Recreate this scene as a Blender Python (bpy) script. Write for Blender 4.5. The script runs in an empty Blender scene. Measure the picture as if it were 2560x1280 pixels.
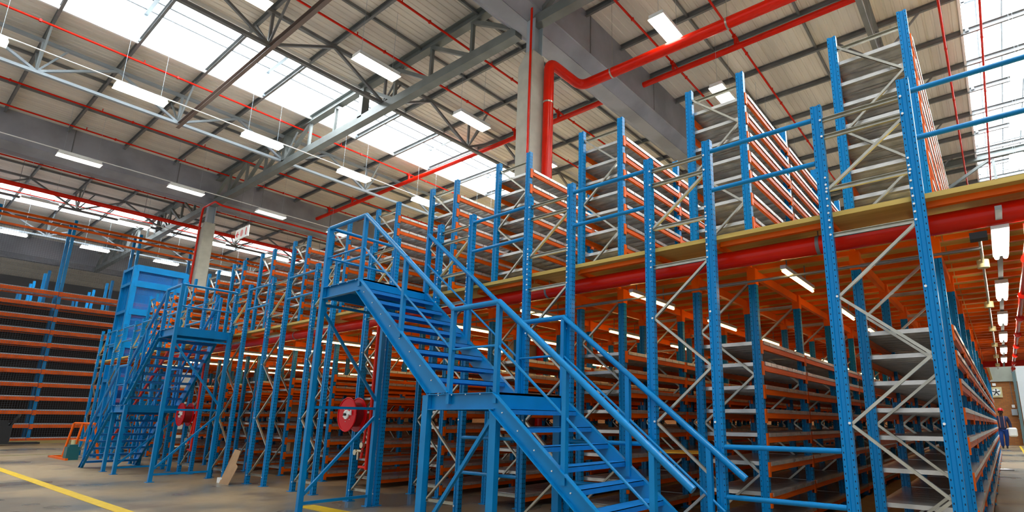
import bpy, math, random
from mathutils import Vector, Matrix
random.seed(7)
SC = bpy.context.scene
COL = SC.collection
PI = math.pi

# ------------------------------------------------------------------ camera
cd = bpy.data.cameras.new('camera'); cam = bpy.data.objects.new('camera', cd); COL.objects.link(cam)
CR = Vector((0.7983, 0.6022, 0.0080)); CU = Vector((0.1273, -0.1817, 0.9751)); CF = Vector((-0.5887, 0.7774, 0.2217))
M = Matrix((CR, CU, -CF)).transposed().to_4x4(); M.translation = Vector((0.3109, -4.5858, 1.1427))
cam.matrix_world = M
cd.sensor_width = 36.0; cd.lens = 1368.91 / 2560 * 36.0
cd.shift_x = (1280 - 1454.47) / 2560; cd.shift_y = (740.11 - 640) / 2560
cd.clip_start = 0.05; cd.clip_end = 300
SC.camera = cam
# ------------------------------------------------------------------ daylight, exposure
W = bpy.data.worlds.new('World'); SC.world = W; W.use_nodes = True
W.node_tree.nodes['Background'].inputs[0].default_value = (0.93, 0.97, 1.0, 1)
W.node_tree.nodes['Background'].inputs[1].default_value = 0.45
SC.view_settings.view_transform = 'Standard'; SC.view_settings.look = 'None'
SC.view_settings.exposure = 0.88; SC.view_settings.gamma = 1.0
SKYLIGHT = 8.5      # radiance of the daylit roof glazing
TUBE = 12.0         # radiance of fluorescent tubes

def area(name, loc, sx, sy, power, rot=(0, 0, 0), col=(1, 1, 1)):
    l = bpy.data.lights.new(name, 'AREA'); l.shape = 'RECTANGLE'; l.size = sx; l.size_y = sy; l.energy = power; l.color = col
    o = bpy.data.objects.new(name, l); o.location = loc; o.rotation_euler = rot; COL.objects.link(o); return o

# ------------------------------------------------------------------ materials
def mat(name, col, rough=0.5, metal=0.0, emit=0.0, noise=0.0, nscale=6.0, col2=None, bump=0.0, spec=0.5, stretch=None):
    m = bpy.data.materials.new(name); m.use_nodes = True
    nt = m.node_tree; b = nt.nodes['Principled BSDF']
    b.inputs['Base Color'].default_value = (*col, 1); b.inputs['Roughness'].default_value = rough
    b.inputs['Metallic'].default_value = metal; b.inputs['Specular IOR Level'].default_value = spec
    if emit:
        b.inputs['Emission Color'].default_value = (*col, 1); b.inputs['Emission Strength'].default_value = emit
    if noise or col2 or bump:
        tc = nt.nodes.new('ShaderNodeTexCoord'); n = nt.nodes.new('ShaderNodeTexNoise')
        n.inputs['Scale'].default_value = nscale; n.inputs['Detail'].default_value = 5
        src = tc.outputs['Object']
        if stretch:
            mp = nt.nodes.new('ShaderNodeMapping'); mp.inputs['Scale'].default_value = stretch
            nt.links.new(src, mp.inputs['Vector']); src = mp.outputs['Vector']
        nt.links.new(src, n.inputs['Vector'])
        mx = nt.nodes.new('ShaderNodeMix'); mx.data_type = 'RGBA'
        c2 = col2 or tuple(c * (1 - noise) for c in col)
        mx.inputs['A'].default_value = (*col, 1); mx.inputs['B'].default_value = (*c2, 1)
        rp = nt.nodes.new('ShaderNodeMapRange'); rp.inputs['From Min'].default_value = 0.38; rp.inputs['From Max'].default_value = 0.62
        nt.links.new(n.outputs['Fac'], rp.inputs['Value']); nt.links.new(rp.outputs['Result'], mx.inputs['Factor'])
        nt.links.new(mx.outputs['Result'], b.inputs['Base Color'])
        if bump:
            bp = nt.nodes.new('ShaderNodeBump'); bp.inputs['Strength'].default_value = bump; bp.inputs['Distance'].default_value = 0.02
            nt.links.new(n.outputs['Fac'], bp.inputs['Height']); nt.links.new(bp.outputs['Normal'], b.inputs['Normal'])
    return m

def math_node(nt, op, a, b=None, c=None):
    n = nt.nodes.new('ShaderNodeMath'); n.operation = op
    for k, v in enumerate((a, b, c)):
        if v is None: continue
        if hasattr(v, 'default_value') or hasattr(v, 'is_linked'): nt.links.new(v, n.inputs[k])
        else: n.inputs[k].default_value = v
    return n.outputs[0]

def post_material(name, col):
    """blue powder coat with punched slots down the front and side faces of the upright"""
    m = mat(name, col, 0.32, spec=0.25)
    nt = m.node_tree; b = nt.nodes['Principled BSDF']
    tc = nt.nodes.new('ShaderNodeTexCoord'); sp = nt.nodes.new('ShaderNodeSeparateXYZ'); nt.links.new(tc.outputs['Object'], sp.inputs[0])
    x, y, z = sp.outputs
    ax = math_node(nt, 'ABSOLUTE', x); ay = math_node(nt, 'ABSOLUTE', y)
    fx = math_node(nt, 'COMPARE', ax, 0.031, 0.0034)
    fy = math_node(nt, 'GREATER_THAN', ay, 0.0295)
    front = math_node(nt, 'MULTIPLY', fx, fy)
    sx = math_node(nt, 'GREATER_THAN', ax, 0.0415)
    sy = math_node(nt, 'COMPARE', ay, 0.014, 0.0055)
    side = math_node(nt, 'MULTIPLY', sx, sy)
    any_ = math_node(nt, 'MAXIMUM', front, side)
    per = math_node(nt, 'FRACT', math_node(nt, 'MULTIPLY', z, 20.0))
    hole = math_node(nt, 'MULTIPLY', any_, math_node(nt, 'COMPARE', per, 0.5, 0.13))
    mx = nt.nodes.new('ShaderNodeMix'); mx.data_type = 'RGBA'
    mx.inputs['A'].default_value = (*col, 1); mx.inputs['B'].default_value = (0.004, 0.01, 0.03, 1)
    nt.links.new(hole, mx.inputs['Factor']); nt.links.new(mx.outputs['Result'], b.inputs['Base Color'])
    return m

BLUE = (0.0, 0.215, 0.54)
M_POST = post_material('blue_upright', BLUE)
M_BLUE = mat('blue_paint', (0.0, 0.225, 0.56), 0.33, noise=0.12, nscale=3, spec=0.3)
M_ORANGE = mat('orange_paint', (0.92, 0.135, 0.0), 0.38, noise=0.15, nscale=2, spec=0.25)
M_ORANGE2 = mat('orange_dull', (0.85, 0.12, 0.0), 0.45, noise=0.2, nscale=3, spec=0.2)
M_SILVER = mat('galvanised', (0.52, 0.51, 0.44), 0.3, 0.85, noise=0.18, nscale=9)
M_SHELF = mat('shelf_galvanised', (0.74, 0.73, 0.70), 0.27, 0.65, noise=0.22, nscale=7)
M_RED = mat('red_pipe', (0.74, 0.014, 0.002), 0.25, noise=0.1, nscale=3, spec=0.25)
M_REEL = mat('reel_red', (0.62, 0.0, 0.006), 0.3, spec=0.2)
M_WOOD = mat('deck_board', (0.62, 0.44, 0.11), 0.6, col2=(0.50, 0.34, 0.07), nscale=2.2, stretch=(0.5, 6, 6), bump=0.1)
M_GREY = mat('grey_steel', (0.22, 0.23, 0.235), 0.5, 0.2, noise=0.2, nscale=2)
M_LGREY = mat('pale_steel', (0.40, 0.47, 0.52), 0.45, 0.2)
M_GUT = mat('gutter_sheet', (0.40, 0.42, 0.48), 0.5, 0.25, noise=0.25, nscale=0.9, bump=0.2)
M_ROOF = mat('roof_sheet', (0.82, 0.77, 0.69), 0.6, noise=0.22, nscale=1.2, stretch=(1, 0.15, 1))
M_CONC = mat('concrete_column', (0.50, 0.49, 0.42), 0.8, noise=0.12, nscale=4)
M_WHITE = mat('white_paint', (0.85, 0.86, 0.84), 0.4)
M_DARK = mat('dark_plastic', (0.015, 0.016, 0.018), 0.5)
M_TEAL = mat('teal_plastic', (0.01, 0.12, 0.14), 0.4)
M_CARD = mat('cardboard', (0.42, 0.25, 0.13), 0.8, noise=0.15, nscale=5)
M_YBOARD = mat('yellow_board', (0.75, 0.42, 0.03), 0.6)
M_TUBE = mat('lit_tube', (1.0, 0.97, 0.82), 0.4, emit=TUBE)
M_TUBEW = mat('lit_tube_warm', (1.0, 0.66, 0.24), 0.4, emit=TUBE * 0.7)
M_GLAZE = mat('daylit_glazing', (0.92, 0.97, 1.0), 0.5, emit=SKYLIGHT)
M_BAR = mat('glazing_bar_grey', (0.13, 0.15, 0.17), 0.5)
M_BRASS = mat('valve_metal', (0.6, 0.55, 0.42), 0.3, 0.9)
M_CLAD = mat('wall_cladding', (0.36, 0.38, 0.32), 0.6, noise=0.1, nscale=2)
M_DOOR = mat('roller_door', (0.72, 0.78, 0.80), 0.5)
M_CREAM = mat('cream_plastic', (0.6, 0.55, 0.3), 0.5)

def brick_material():
    m = mat('brick', (0.4, 0.13, 0.03), 0.85); nt = m.node_tree; b = nt.nodes['Principled BSDF']
    tc = nt.nodes.new('ShaderNodeTexCoord'); mp = nt.nodes.new('ShaderNodeMapping'); br = nt.nodes.new('ShaderNodeTexBrick')
    mp.inputs['Rotation'].default_value = (PI / 2, 0, 0)
    nt.links.new(tc.outputs['Object'], mp.inputs[0]); nt.links.new(mp.outputs[0], br.inputs['Vector'])
    br.inputs['Color1'].default_value = (0.42, 0.15, 0.035, 1); br.inputs['Color2'].default_value = (0.33, 0.11, 0.025, 1)
    br.inputs['Mortar'].default_value = (0.22, 0.12, 0.05, 1); br.inputs['Scale'].default_value = 1
    br.inputs['Brick Width'].default_value = 0.23; br.inputs['Row Height'].default_value = 0.085; br.inputs['Mortar Size'].default_value = 0.01
    nt.links.new(br.outputs['Color'], b.inputs['Base Color']); return m
M_BRICK = brick_material()

def floor_material():
    m = mat('concrete_floor', (0.2, 0.2, 0.2), 0.4); nt = m.node_tree; b = nt.nodes['Principled BSDF']
    tc = nt.nodes.new('ShaderNodeTexCoord')
    def noise(s, d=6, st=None):
        n = nt.nodes.new('ShaderNodeTexNoise'); n.inputs['Scale'].default_value = s; n.inputs['Detail'].default_value = d
        if st:
            mp = nt.nodes.new('ShaderNodeMapping'); mp.inputs['Scale'].default_value = st
            nt.links.new(tc.outputs['Object'], mp.inputs[0]); nt.links.new(mp.outputs[0], n.inputs['Vector'])
        else: nt.links.new(tc.outputs['Object'], n.inputs['Vector'])
        return n.outputs['Fac']
    def mix(f, a, c):
        n = nt.nodes.new('ShaderNodeMix'); n.data_type = 'RGBA'
        nt.links.new(f, n.inputs['Factor'])
        for k, v in (('A', a), ('B', c)):
            if isinstance(v, tuple): n.inputs[k].default_value = (*v, 1)
            else: nt.links.new(v, n.inputs[k])
        return n.outputs['Result']
    def rng(f, lo, hi):
        n = nt.nodes.new('ShaderNodeMapRange'); n.inputs['From Min'].default_value = lo; n.inputs['From Max'].default_value = hi
        nt.links.new(f, n.inputs['Value']); return n.outputs['Result']
    fine = rng(noise(9, 8), 0.3, 0.7)
    c = mix(fine, (0.29, 0.205, 0.11), (0.35, 0.26, 0.15))
    c = mix(rng(noise(0.35, 4), 0.46, 0.60), c, (0.14, 0.145, 0.13))     # damp grey-green patches
    c = mix(rng(noise(1.3, 6), 0.58, 0.72), c, (0.17, 0.12, 0.08))
    nt.links.new(c, b.inputs['Base Color'])
    r = nt.nodes.new('ShaderNodeMapRange'); r.inputs['To Min'].default_value = 0.5; r.inputs['To Max'].default_value = 0.22
    r.inputs['From Min'].default_value = 0.4; r.inputs['From Max'].default_value = 0.62
    nt.links.new(noise(0.35, 4), r.inputs['Value']); nt.links.new(r.outputs['Result'], b.inputs['Roughness'])
    return m
M_FLOOR = floor_material()

def mesh_material(name, col, pitch, wire, axes=('Y', 'Z')):
    """woven wire: opaque wires, open between"""
    m = mat(name, col, 0.5, 0.1); nt = m.node_tree; b = nt.nodes['Principled BSDF']; out = nt.nodes['Material Output']
    tc = nt.nodes.new('ShaderNodeTexCoord'); sp = nt.nodes.new('ShaderNodeSeparateXYZ'); nt.links.new(tc.outputs['Object'], sp.inputs[0])
    s = [math_node(nt, 'LESS_THAN', math_node(nt, 'FRACT', math_node(nt, 'MULTIPLY', sp.outputs[a], 1 / pitch)), wire) for a in axes]
    f = math_node(nt, 'MAXIMUM', s[0], s[1])
    tr = nt.nodes.new('ShaderNodeBsdfTransparent'); mx = nt.nodes.new('ShaderNodeMixShader')
    nt.links.new(f, mx.inputs[0]); nt.links.new(tr.outputs[0], mx.inputs[1]); nt.links.new(b.outputs[0], mx.inputs[2])
    nt.links.new(mx.outputs[0], out.inputs['Surface']); return m
M_WIRE = mesh_material('grey_wire_mesh', (0.10, 0.11, 0.13), 0.08, 0.07)
M_BLUEMESH = mesh_material('blue_wire_mesh', (0.004, 0.22, 0.66), 0.03, 0.22)

# ------------------------------------------------------------------ mesh helpers
class MB:
    def __init__(s): s.v = []; s.f = []; s.sm = []
    def poly(s, pts, faces, smooth=False):
        o = len(s.v); s.v += [tuple(p) for p in pts]
        for f in faces: s.f.append(tuple(i + o for i in f)); s.sm.append(smooth)
    def box(s, x0, x1, y0, y1, z0, z1):
        p = [(x, y, z) for x in (x0, x1) for y in (y0, y1) for z in (z0, z1)]
        s.poly(p, [(0, 1, 3, 2), (4, 6, 7, 5), (0, 4, 5, 1), (2, 3, 7, 6), (0, 2, 6, 4), (1, 5, 7, 3)]); return s
    def cbox(s, c, d): return s.box(c[0] - d[0] / 2, c[0] + d[0] / 2, c[1] - d[1] / 2, c[1] + d[1] / 2, c[2] - d[2] / 2, c[2] + d[2] / 2)
    def sweep(s, prof, p0, p1, up=(0, 0, 1), smooth=False):
        p0 = Vector(p0); p1 = Vector(p1); d = (p1 - p0).normalized(); u = Vector(up)
        if abs(d.dot(u)) > 0.99: u = Vector((0, 1, 0)) if abs(d.y) < 0.9 else Vector((1, 0, 0))
        a = d.cross(u).normalized(); b = a.cross(d).normalized(); n = len(prof)
        P = [p0 + a * x + b * y for x, y in prof] + [p1 + a * x + b * y for x, y in prof]
        F = [(i, (i + 1) % n, (i + 1) % n + n, i + n) for i in range(n)]
        s.poly(P, F, smooth); s.poly(P, [tuple(range(n))[::-1], tuple(range(n, 2 * n))]); return s
    def bar(s, p0, p1, w, h, up=(0, 0, 1)):
        return s.sweep([(-w / 2, -h / 2), (w / 2, -h / 2), (w / 2, h / 2), (-w / 2, h / 2)], p0, p1, up)
    def chan(s, p0, p1, w, h, t=0.006, up=(0, 0, 1), flip=1):
        pr = [(-w / 2, -h / 2), (w / 2, -h / 2), (w / 2, -h / 2 + t), (-w / 2 + t, -h / 2 + t), (-w / 2 + t, h / 2 - t), (w / 2, h / 2 - t), (w / 2, h / 2), (-w / 2, h / 2)]
        if flip < 0: pr = [(-x, y) for x, y in pr][::-1]
        return s.sweep(pr, p0, p1, up)
    def ibeam(s, p0, p1, w, h, t=0.02, up=(0, 0, 1)):
        pr = [(-w/2, -h/2), (w/2, -h/2), (w/2, -h/2+t), (t/2, -h/2+t), (t/2, h/2-t), (w/2, h/2-t), (w/2, h/2), (-w/2, h/2), (-w/2, h/2-t), (-t/2, h/2-t), (-t/2, -h/2+t), (-w/2, -h/2+t)]
        return s.sweep(pr, p0, p1, up)
    def cyl(s, p0, p1, r, n=12):
        return s.sweep([(r * math.cos(2 * PI * i / n), r * math.sin(2 * PI * i / n)) for i in range(n)], p0, p1, smooth=True)
    def tube(s, pts, r, n=12):
        """smooth tube along a polyline, with mitred rings"""
        P = [Vector(p) for p in pts]; k = len(P); ring = []
        d0 = (P[1] - P[0]).normalized(); u = Vector((0, 0, 1)) if abs(d0.z) < 0.9 else Vector((0, 1, 0)); a = d0.cross(u).normalized()
        for i in range(k):
            t = ((P[min(i + 1, k - 1)] - P[i]).normalized() + (P[i] - P[max(i - 1, 0)]).normalized()).normalized()
            a = (a - t * a.dot(t)).normalized(); b = a.cross(t)
            ring += [P[i] + a * r * math.cos(2 * PI * j / n) + b * r * math.sin(2 * PI * j / n) for j in range(n)]
        F = [(i * n + j, i * n + (j + 1) % n, (i + 1) * n + (j + 1) % n, (i + 1) * n + j) for i in range(k - 1) for j in range(n)]
        s.poly(ring, F, True); s.poly(ring, [tuple(range(n))[::-1], tuple(range((k - 1) * n, k * n))]); return s
    def mesh(s, name, m):
        me = bpy.data.meshes.new(name); me.from_pydata(s.v, [], s.f); me.materials.append(m)
        me.polygons.foreach_set('use_smooth', s.sm); me.update(); return me
    def build(s, name, m, parent=None, loc=(0, 0, 0)):
        return put(name, s.mesh(name, m), parent, loc)

def put(name, me, parent=None, loc=(0, 0, 0)):
    o = bpy.data.objects.new(name, me); COL.objects.link(o); o.location = loc
    if parent: o.parent = parent
    return o
def tag(o, label, cat, group=None, kind=None):
    o['label'] = label; o['category'] = cat
    if group: o['group'] = group
    if kind: o['kind'] = kind
    return o
def thing(name, label, cat, loc=(0, 0, 0), group=None, rotz=0):
    o = bpy.data.objects.new(name, None); COL.objects.link(o); o.location = loc; o.rotation_euler = (0, 0, rotz)
    o.empty_display_size = 0.1
    return tag(o, label, cat, group)
def struct(name, mb, m, parent=None, loc=(0, 0, 0)):
    o = mb.build(name, m, parent, loc)
    if not parent: o['kind'] = 'structure'
    return o
def bend(pts, r, seg=6):
    """round the corners of a polyline"""
    P = [Vector(p) for p in pts]; out = [P[0]]
    for i in range(1, len(P) - 1):
        a = (P[i - 1] - P[i]).normalized(); b = (P[i + 1] - P[i]).normalized()
        A = P[i] + a * r; B = P[i] + b * r
        for k in range(seg + 1):
            t = k / seg; out.append(A * (1 - t) ** 2 + P[i] * 2 * t * (1 - t) + B * t * t)
    return out + [P[-1]]
ORD = ['rightmost', 'second from right', 'third from right', 'fourth from right', 'fifth from right', 'sixth from right', 'seventh from right', 'eighth from right', 'ninth from right', 'tenth from right', 'eleventh from right', 'twelfth from right', 'thirteenth from right', 'leftmost']
CNT = ['first', 'second', 'third', 'fourth', 'fifth', 'sixth', 'seventh', 'eighth', 'ninth', 'tenth', 'eleventh', 'twelfth', 'thirteenth', 'fourteenth', 'fifteenth', 'sixteenth', 'seventeenth', 'eighteenth', 'nineteenth', 'twentieth', 'twenty-first', 'twenty-second', 'twenty-third', 'twenty-fourth', 'twenty-fifth']

# ------------------------------------------------------------------ floor and walls
f = struct('floor', MB().box(-62, 22, -16, 40, -0.2, 0), M_FLOOR)
M_LINE = mat('yellow_floor_paint', (0.80, 0.52, 0.0), 0.45, noise=0.15, nscale=12)
M_LINE2 = mat('worn_floor_paint', (0.28, 0.25, 0.07), 0.5, noise=0.4, nscale=6)
tag(MB().box(-26, -4.5, -2.33, -2.18, 0.0005, 0.004).build('floor_line', M_LINE), 'bright yellow line painted across the open floor, lower left', 'floor marking')
tag(MB().box(-7.3, -5.9, -0.72, -0.50, 0.0005, 0.004).build('floor_line', M_LINE), 'short yellow floor line under the nearest blue staircase', 'floor marking')
tag(MB().box(-23.4, -23.1, -4.5, 0.6, 0.0005, 0.004).build('floor_line', M_LINE2), 'faint worn greenish line on the floor near the orange stand', 'floor marking')
tag(MB().box(0.72, 0.80, 24, 33.5, 0.0005, 0.004).build('floor_line', M_LINE), 'yellow floor line at the far end of the right-hand aisle', 'floor marking')
struct('baseboard_left', MB().box(-33.2, -33.05, -9, 8, 0, 0.12), mat('kerb_timber', (0.30, 0.22, 0.08), 0.7))

# back wall: brick dado, profiled cladding above
b = MB(); b.box(-62, 22, 35.0, 35.25, 0, 3.55); wb = struct('wall_back', b, M_BRICK)
b = MB()
x = -62.0
while x < 22:
    b.box(x, x + 0.16, 34.93, 35.0, 3.55, 14); b.box(x + 0.16, x + 0.30, 34.97, 35.0, 3.55, 14); x += 0.30
b.box(-62, 22, 34.9, 35.05, 3.5, 3.58)
b.build('wall_cladding', M_CLAD, wb)
b = MB(); b.box(-62.2, -62, -16, 35, 0, 14); struct('wall_left', b, mat('wall_grey', (0.12, 0.12, 0.13), 0.7))
b = MB(); b.box(22, 22.2, -16, 35, 0, 14); struct('wall_right', b, mat('wall_pale', (0.45, 0.46, 0.42), 0.7))
d = MB()
for k in range(46): d.box(1.1, 5.6, 33.9, 33.95 + 0.02 * (k % 2), 0.02 + k * 0.1, 0.118 + k * 0.1)
dr = struct('door_1', d, M_DOOR)
g = MB(); g.box(0.93, 1.06, 33.8, 34.0, 0, 4.7)
for k in range(9): g.box(0.90, 0.95, 33.78, 33.84, 0.4 + k * 0.5, 0.46 + k * 0.5)
g.build('door_track', mat('door_track', (0.10, 0.17, 0.18), 0.5), dr)
MB().box(1.06, 5.65, 33.95, 34.9, 0, 0.02).build('door_sill', M_LGREY, dr)

# ------------------------------------------------------------------ roof
ZR = 12.15
def roof_strip(x0, x1):
    b = MB(); n = int((x1 - x0) / 0.20); w = (x1 - x0) / n; pts = []
    for i in range(n):
        x = x0 + i * w
        pts += [(x, 0), (x + w * 0.62, 0.0), (x + w * 0.70, 0.018), (x + w * 0.92, 0.018)]
    pts.append((x1, 0)); k = len(pts)
    V = [(p[0], -9, ZR + p[1]) for p in pts] + [(p[0], 35.2, ZR + p[1]) for p in pts]
    b.poly(V, [(i, i + k, i + 1 + k, i + 1) for i in range(k - 1)]); return b
CB = [-37.7, -17.35, 2.35]           # bay centres
GUT = [-47.7, -28.05, -8.05, 12.4]   # gutter centres
RB = []
for c in range(3):
    RB.append((GUT[c] + 0.55, CB[c] - 1.6)); RB.append((CB[c] + 1.6, GUT[c + 1] - 0.55))
RB += [(-62, GUT[0] - 0.55), (GUT[3] + 0.55, 22)]
rb = MB()
for a_, b_ in RB:
    q = roof_strip(a_, b_); rb.poly(q.v, q.f)
roof = struct('ceiling', rb, M_ROOF)
# box gutters
for gi, gx in enumerate(GUT):
    b = MB(); b.box(gx - 0.56, gx - 0.52, -9, 35, 10.95, ZR + 0.05); b.box(gx + 0.52, gx + 0.56, -9, 35, 10.95, ZR + 0.05)
    # sloping haunches down to the gutter bottom
    for s in (-1, 1):
        b.poly([(gx + s * 0.56, -9, 10.98), (gx + s * 0.56, 35, 10.98), (gx + s * 0.22, 35, 10.72), (gx + s * 0.22, -9, 10.72)], [(0, 1, 2, 3)])
    b.box(gx - 0.22, gx + 0.22, -9, 35, 10.70, 10.73)
    g = struct('trim_%d' % (gi + 1), b, M_GUT)
    s = MB(); ys = -8.0
    while ys < 35:
        for sd in (-1, 1): s.box(gx + sd * 0.565 - 0.006, gx + sd * 0.565 + 0.006, ys, ys + 0.03, 10.97, ZR)
        ys += 3.5
    s.build('seam', M_GREY, g)
# rooflights: raised lantern over each bay
for ci, cx_ in enumerate(CB):
    b = MB(); b.box(cx_ - 1.75, cx_ + 1.75, -9, 35, 13.10, 13.13); win = struct('window_%d' % (ci + 1), b, M_GLAZE)
    w = MB()
    for s in (-1, 1): w.box(cx_ + s * 1.62 - 0.03, cx_ + s * 1.62 + 0.03, -9, 35, ZR - 0.12, 13.1)
    for ye in (-9, 34.94): w.box(cx_ - 1.6, cx_ + 1.6, ye, ye + 0.06, ZR, 13.1)
    w.build('lantern_wall', M_WHITE, win)
    w = MB(); y = -8.2
    while y < 35:
        w.box(cx_ - 1.6, cx_ + 1.6, y - 0.05, y + 0.05, 12.96, 13.06)
        for s in (-1, 1): w.box(cx_ + s * 1.5 - 0.04, cx_ + s * 1.5 + 0.04, y - 0.05, y + 0.05, ZR - 0.1, 13.0)
        y += 3.5
    w.build('window_frame', M_LGREY, win)
    w = MB()
    for xo in (-1.2, -0.6, 0.0, 0.6, 1.2): w.box(cx_ + xo - (0.022 if ci == 2 else 0.035), cx_ + xo + (0.022 if ci == 2 else 0.035), -9, 35, 12.98, 13.05)
    w.build('glazing_bar', M_LGREY if ci == 2 else M_BAR, win)  # right-hand bars coloured paler to imitate glare washing them out
# purlins across each bay
PY = [0.55 + 1.75 * k for k in range(-3, 20)]
BAYS = [('left', GUT[0] + 0.56, GUT[1] - 0.56), ('middle', GUT[1] + 0.56, GUT[2] - 0.56), ('right', GUT[2] + 0.56, GUT[3] - 0.56)]
for bn, xa, xb in BAYS:
    L = xb - xa
    me = MB().chan((0, 0, 0), (L, 0, 0), 0.07, 0.17).mesh('purlin', M_GREY)
    for k, y in enumerate(PY):
        o = put('roof_purlin', me, None, (xa, y, ZR - 0.09))
        tag(o, 'grey purlin across the %s roof bay, %s from the front' % (bn, CNT[k]), 'purlin', 'purlins of the %s roof bay' % bn)
# thin sheeting rails along the bays between purlins
for bn, xs in (('left', (-45.0, -42.4, -33.2, -30.6)), ('middle', (-25.0, -22.4, -12.4, -9.9)), ('right', (-5.3, -2.8, 6.9, 9.6))):
    for bi, x in enumerate(xs):
        o = MB().box(-0.03, 0.03, 0, 44, 0, 0.09).build('roof_batten', M_GREY, None, (x, -9, ZR - 0.10))
        tag(o, 'thin grey batten lengthwise along the %s roof bay, %s from the left' % (bn, CNT[bi]), 'batten', 'battens of the %s roof bay' % bn)

# main trusses, parallel chords, spanning gutter to gutter
def truss(Y, bn, xa, xb, label):
    t = thing('roof_truss', label, 'truss', (xa, Y, 10.6)); L = xb - xa
    MB().box(0, L, -0.12, 0.12, 0.0, 0.26).build('bottom_chord', M_TRUSS, t)
    MB().ibeam((0, 0, 1.40), (L, 0, 1.40), 0.22, 0.28).build('top_chord', M_TRUSS, t)
    xs = [L * k / 11 for k in range(1, 11)]
    for k, x in enumerate(xs):
        big = k in (3, 6)
        w = 0.24 if big else 0.09
        MB().box(x - w / 2, x + w / 2, -w / 2, w / 2, 0.2, 1.3).build('web_post', M_TRUSS, t)
    for k in range(11):
        x0 = L * k / 11; x1 = L * (k + 1) / 11
        if k in (5,): continue
        p, q = ((x0, 0.24), (x1, 1.3)) if k < 5 else ((x0, 1.3), (x1, 0.24))
        MB().bar((p[0], 0, p[1]), (q[0], 0, q[1]), 0.11, 0.11, (0, 1, 0)).build('web_diagonal', M_TRUSS, t)
    return t
M_TRUSS = mat('truss_steel', (0.22, 0.245, 0.24), 0.45, 0.2, noise=0.2, nscale=1.5)
for bn, xa, xb in BAYS:
    truss(4.05, bn, xa - 0.3, xb + 0.3, 'heavy grey roof truss over the %s bay, at the concrete columns' % bn)
    truss(22.2, bn, xa - 0.3, xb + 0.3, 'heavy grey roof truss over the %s bay, far back behind the racking' % bn)
# lattice girders lengthwise at third points
def lattice(X, m, label, far=False):
    t = thing('lattice_girder', label, 'girder', (X, 0, 10.9))
    y0, y1 = -8.2, 34.5
    for z, h in ((0.0, 0.09), (1.02, 0.09)):
        MB().bar((0, y0, z), (0, y1, z), 0.12, h).build('bottom_chord' if z == 0 else 'top_chord', m, t)
    y = 0.55 - 7.0
    while y < 29:
        MB().bar((0, y, 0), (0, y, 1.0), 0.07, 0.07).build('web_post', m, t)
        MB().bar((0, y, 0.02), (0, y + 1.75, 1.0), 0.08, 0.07).build('web_diagonal', m, t)
        MB().bar((0, y, 0.02), (0, y + 0.55, 1.0), 0.05, 0.05).build('web_strut', m, t)
        MB().bar((0, y + 1.75, 1.0), (0, y + 3.5, 0.02), 0.08, 0.07).build('web_diagonal', m, t)
        if int(round((y - 0.55) / 3.5)) % 1 == 0:
            for s in (-1, 1): MB().bar((0, y, 0.03), (s * 1.1, y, 1.15), 0.05, 0.05, (0, 1, 0)).build('fly_brace', m, t)
        y += 3.5
    return t
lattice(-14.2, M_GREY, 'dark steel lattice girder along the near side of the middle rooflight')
lattice(-20.9, M_LGREY, 'steel lattice girder, coloured pale as if lit, along the far side of the middle rooflight')  # paler steel colour stands in for light falling on this girder
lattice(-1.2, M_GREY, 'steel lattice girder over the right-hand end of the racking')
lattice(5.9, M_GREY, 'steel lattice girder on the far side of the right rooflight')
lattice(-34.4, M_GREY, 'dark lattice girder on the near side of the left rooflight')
lattice(-41.0, M_LGREY, 'lattice girder, coloured pale as if lit, on the far side of the left rooflight')  # same lit-looking pale colour repeated in the left bay
o = MB().chan((-20.95, 0, 0), (-8.7, 0, 0), 0.10, 0.16, 0.01).build('tie_beam', mat('brown_steel', (0.20, 0.15, 0.13), 0.5), None, (0, 0.58, 10.82))
tag(o, 'brownish steel tie beam crossing beneath the middle rooflight', 'beam')

# columns
def column(x, y, label):
    c = thing('column', label, 'column', (x, y, 0))
    b = MB(); b.box(-0.22, 0.22, -0.22, 0.22, 0, 9.45)
    b.poly([(-0.22, -0.22, 9.45), (0.22, -0.22, 9.45), (0.22, 0.22, 9.45), (-0.22, 0.22, 9.45), (0.0, -0.2, 9.8), (0.22, -0.2, 9.8), (0.22, 0.2, 9.8), (0.0, 0.2, 9.8)],
           [(0, 1, 5, 4), (1, 2, 6, 5), (2, 3, 7, 6), (3, 0, 4, 7), (4, 5, 6, 7)])
    b.build('shaft', M_CONC, c)
    MB().ibeam((0.08, 0, 9.4), (0.08, 0, 10.72), 0.26, 0.30, 0.025, (0, 1, 0)).build('steel_head', M_LGREY, c)
    return c
column(-7.8, 4.02, 'pale concrete column rising behind the racking beside the big red riser')
column(-27.7, 4.02, 'pale concrete column standing behind the blue lift tower')
column(-7.8, 22.2, 'concrete column far back between the racking rows')
column(-27.7, 22.2, 'distant concrete column at the back left of the hall')

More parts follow.
